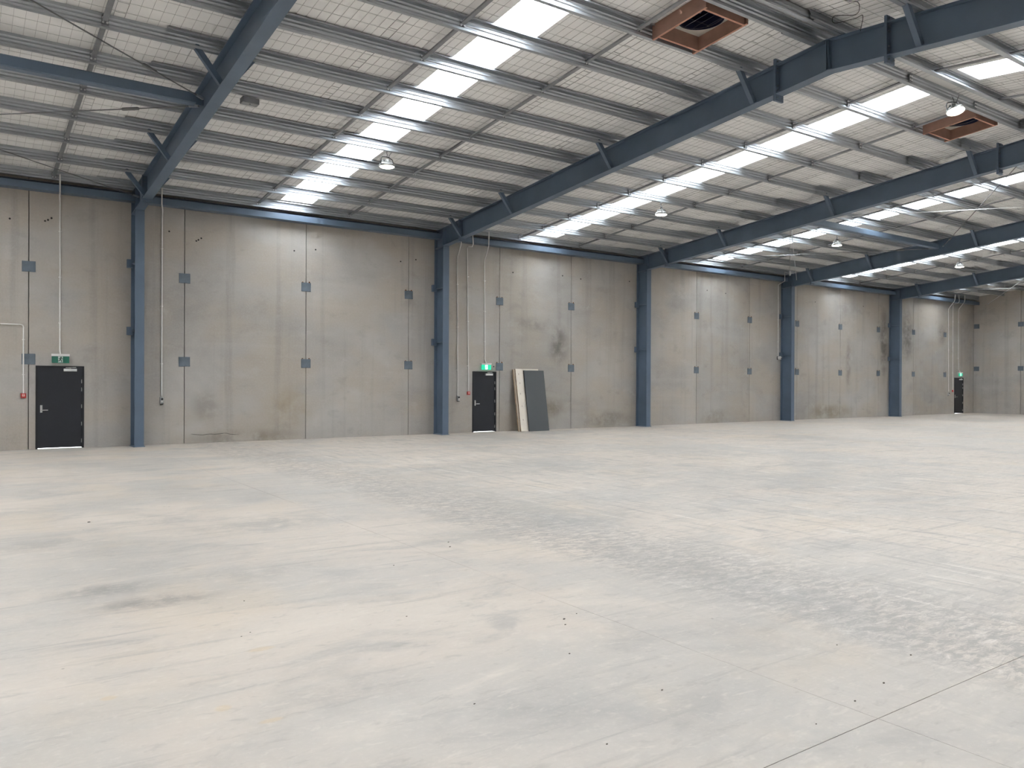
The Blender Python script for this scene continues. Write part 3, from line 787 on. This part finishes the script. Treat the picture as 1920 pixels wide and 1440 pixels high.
def outlet(x, z, label):
    t = empty('power_outlet', (x, 0, z)); tag(t, label, 'socket', 'grey wall sockets')
    mbx = MB(); h, v_ = .042, .082
    ring = lambda y, k: [(x-h+k, y, z-v_+k), (x+h-k, y, z-v_+k), (x+h-k, y, z+v_-k), (x-h+k, y, z+v_-k)]
    mbx.rings([ring(0, 0), ring(-.052, 0), ring(-.06, .008)]).build('case', M['grey'], t)
    MB().lathe([(.0, -.002), (.022, -.002), (.024, 0), (.024, .012)], (0, 0, 0), 16)
    s_ = MB(); s_.tube([(x+.004, -.058, z+.035), (x+.004, -.085, z+.035)], [.027, .025], 16); s_.build('socket_ring', M['dark'], t, True)
    MB().box(x-.012, x+.012, -.068, -.06, z-.04, z-.005).build('switch', M['white'], t)
    MB().box(x-.035, x+.035, -.05, -.005, z-.098, z-.084).build('gland', M['dark'], t)
outlet(4.14, 1.10, 'grey wall socket box on the conduit right of the nearest column')
outlet(12.76, 1.08, 'grey wall socket box beside the second column')
outlet(43.10, 1.06, 'tiny socket box left of the far door')
def callpoint(x, z, label):
    t = empty('fire_call_point', (x, 0, z)); tag(t, label, 'call point', 'red fire call points beside the doors')
    h = .052
    ring = lambda y, k: [(x-h+k, y, z-h+k), (x+h-k, y, z-h+k), (x+h-k, y, z+h-k), (x-h+k, y, z+h-k)]
    MB().rings([ring(0, 0), ring(-.038, 0), ring(-.05, .01)]).build('case', M['red'], t)
    MB().box(x-.028, x+.028, -.054, -.049, z-.018, z+.034).build('glass', M['redlight'], t)
    MB().lathe([(0, 0), (.01, 0)], (0, 0, 0), 6)
    MB().tube([(x, -.053, z+.012), (x, -.058, z+.012)], .009, 10).build('button', M['red'], t)
callpoint(1.20, 1.24, 'red fire call point left of the nearest door')
callpoint(13.14, 1.24, 'red fire call point left of the middle door')
callpoint(43.57, 1.22, 'tiny red fire call point left of the far door')
t = empty('motion_sensor', (28.66, -.05, 2.66)); tag(t, 'white wall sensor at the foot of the conduit beside the fourth column', 'sensor')
MB().box(28.60, 28.72, -.05, 0, 2.60, 2.73).build('mount', M['dark'], t)
MB().lathe([(0, -.085), (.05, -.07), (.082, -.03), (.09, .01), (.075, .05), (.03, .075), (0, .08)], (28.66, -.10, 2.67), 20).build('dome', M['white'], t, True)
MB().tube([(28.66, -.185, 2.655), (28.66, -.198, 2.655)], .02, 10).build('eye', M['dark'], t)
# grey box clipped under a purlin right of the nearest rafter
yb_ = PUR[5]+.06; zb_ = zt(yb_)
t = empty('junction_box', (4.35, yb_, zb_)); tag(t, 'grey metal box clipped under a purlin right of the nearest rafter', 'junction box')
MB().box(4.20, 4.50, yb_-.02, yb_+.16, zb_-.10, zb_+.0).build('case', M['greybox'], t)
MB().box(4.215, 4.485, yb_-.026, yb_-.02, zb_-.09, zb_-.012).build('cover', M['greybox'], t)
MB().tube([(4.35, yb_+.05, zb_-.100), (4.35, yb_+.05, zb_-.106)], .012, 8).build('screw', M['dark'], t)
# loose cable by the ridge
def spline(pts, n=6):
    out = []
    P_ = [Vector(p) for p in pts]
    for i in range(len(P_)-1):
        p0 = P_[max(i-1, 0)]; p1 = P_[i]; p2 = P_[i+1]; p3 = P_[min(i+2, len(P_)-1)]
        for k in range(n):
            t_ = k/n
            out.append(.5*((2*p1)+(-p0+p2)*t_+(2*p0-5*p1+4*p2-p3)*t_*t_+(-p0+3*p1-3*p2+p3)*t_**3))
    return out + [P_[-1]]
zc_ = lambda y, d=.03: zr(y)-d
cab = spline([(10.75, -14.35, zc_(-14.35)), (11.05, -14.2, zc_(-14.2, .05)), (11.35, -14.25, zc_(-14.25, .03)), (11.62, -14.05, zc_(-14.05, .08)), (11.35, -13.85, zc_(-13.85, .12)), (11.5, -13.75, zc_(-13.8, .16)), (11.75, -13.95, zc_(-13.95, .08)), (11.80, -14.05, zc_(-14.05, .05)), (11.78, -14.02, zc_(-14, .30))])
tag(MB().tube(cab, .005, 5).build('loose_cable', M['dark'], None, True), 'thin dark loose cable looping under the roof beside the ridge', 'cable')

yh = PUR[6]+.06; xh = 22.05
t = empty('hanging_cable', (xh, yh, zt(yh))); tag(t, 'thin cable hanging straight down before the fourth column top', 'cable')
MB().tube([(xh, yh, zt(yh)+.03), (xh-.005, yh, 6.1), (xh, yh, 5.20)], .007, 6).build('lead', M['grey'], t, True)
MB().tube([(xh, yh, 5.22), (xh, yh, 5.20), (xh, yh, 5.10), (xh, yh, 5.08)], [.012, .03, .03, .018], 8).build('plug', M['grey'], t, True)
# ------------------------------------------------------------------ boards leaning on the wall
def leaning(name, x0, x1, yf, length, thk, ytop, mats, label, cat, strip=None):
    ang = math.asin(min(.9, (abs(yf)-abs(ytop))/length))
    d = Vector((0, math.sin(ang), math.cos(ang))); nrm = Vector((0, -math.cos(ang), math.sin(ang)))
    base = Vector((0, yf, thk*0))
    # lift so the lowest edge touches the floor
    low = min(0, (nrm*0).z); pts = []
    t = empty(name, ((x0+x1)/2, yf, 0)); tag(t, label, cat)
    def slab(xa, xb, u0, u1, n0, n1, nm, mat, parent):
        v_ = [base + d*u + nrm*q for u in (u0, u1) for q in (n0, n1)]
        P8 = [Vector((x, v.y, v.z)) for v in v_ for x in (xa, xb)]
        f = [(0,1,3,2),(4,6,7,5),(0,4,5,1),(2,3,7,6),(0,2,6,4),(1,5,7,3)]
        return MB().add(P8, f).build(nm, M[mat], parent)
    return t, slab
t, slab = leaning('plywood_sheet', 14.80, 15.70, -.40, 2.04, .03, -.06, None, 'thin raw timber edged sheet, rearmost of the boards leaning on the wall', 'board')
slab(14.81, 15.70, 0, 2.03, .0, .026, 'sheet', 'board', t); slab(14.79, 14.81, 0, 2.03, 0, .026, 'edge_strip', 'ply', t)
t, slab = leaning('cream_board', 14.83, 15.76, -.46, 2.05, .05, -.11, None, 'pale cream board leaning on the wall behind the charcoal panel', 'board')
slab(14.85, 15.76, 0, 2.05, .005, .05, 'core', 'board', t); slab(14.835, 14.85, 0, 2.05, .005, .05, 'edge_strip', 'ply', t)
slab(14.835, 15.76, 0, 2.05, .05, .054, 'face', 'board', t)
for u in (.35, .8, 1.2, 1.55, 1.85):
    slab(14.95+.01*math.sin(u*9), 14.962+.01*math.sin(u*9), u, u+.05, .054, .0545, 'mark', 'rust', t)
t, slab = leaning('charcoal_panel', 15.12, 15.93, -.53, 2.0, .04, -.20, None, 'charcoal grey panel leaning frontmost against the wall right of the middle door', 'panel')
slab(15.12, 15.93, 0, 2.0, .005, .040, 'core', 'dark', t); slab(15.122, 15.928, .002, 1.998, .040, .043, 'face', 'char', t)

# ------------------------------------------------------------------ crumbs on the floor
mb = MB()
for x, y, s_ in [(3.35,-17.05,.02),(3.28,-17.15,.015),(3.5,-17.0,.012),(2.95,-17.6,.014),(4.05,-18.9,.016),(2.1,-17.9,.012),(3.0,-18.3,.014),(1.7,-15.4,.012),(3.9,-14.6,.02),(4.0,-14.4,.018),(3.1,-15.0,.015),(1.2,-11.2,.03),(3.3,-19.0,.010),(4.4,-18.4,.012),(2.5,-16.4,.012),(4.6,-18.75,.015),(1.45,-16.2,.010),(1.52,-16.15,.010),(3.7,-18.95,.014),(2.35,-18.6,.012)]:
    s_ *= .5; n = 6; mb.rings([[(x+s_*(1+.3*math.sin(k*2.1))*math.cos(k*math.pi/3), y+.7*s_*math.sin(k*math.pi/3), h) for k in range(n)] for h in (0.0005, s_*.45)])
tag(mb.build('grit', M['crumb']), 'dark crumbs of grit scattered over the concrete floor', 'grit', kind='stuff')

for o in list(bpy.data.objects):
    if '_w' in o: del o['_w']
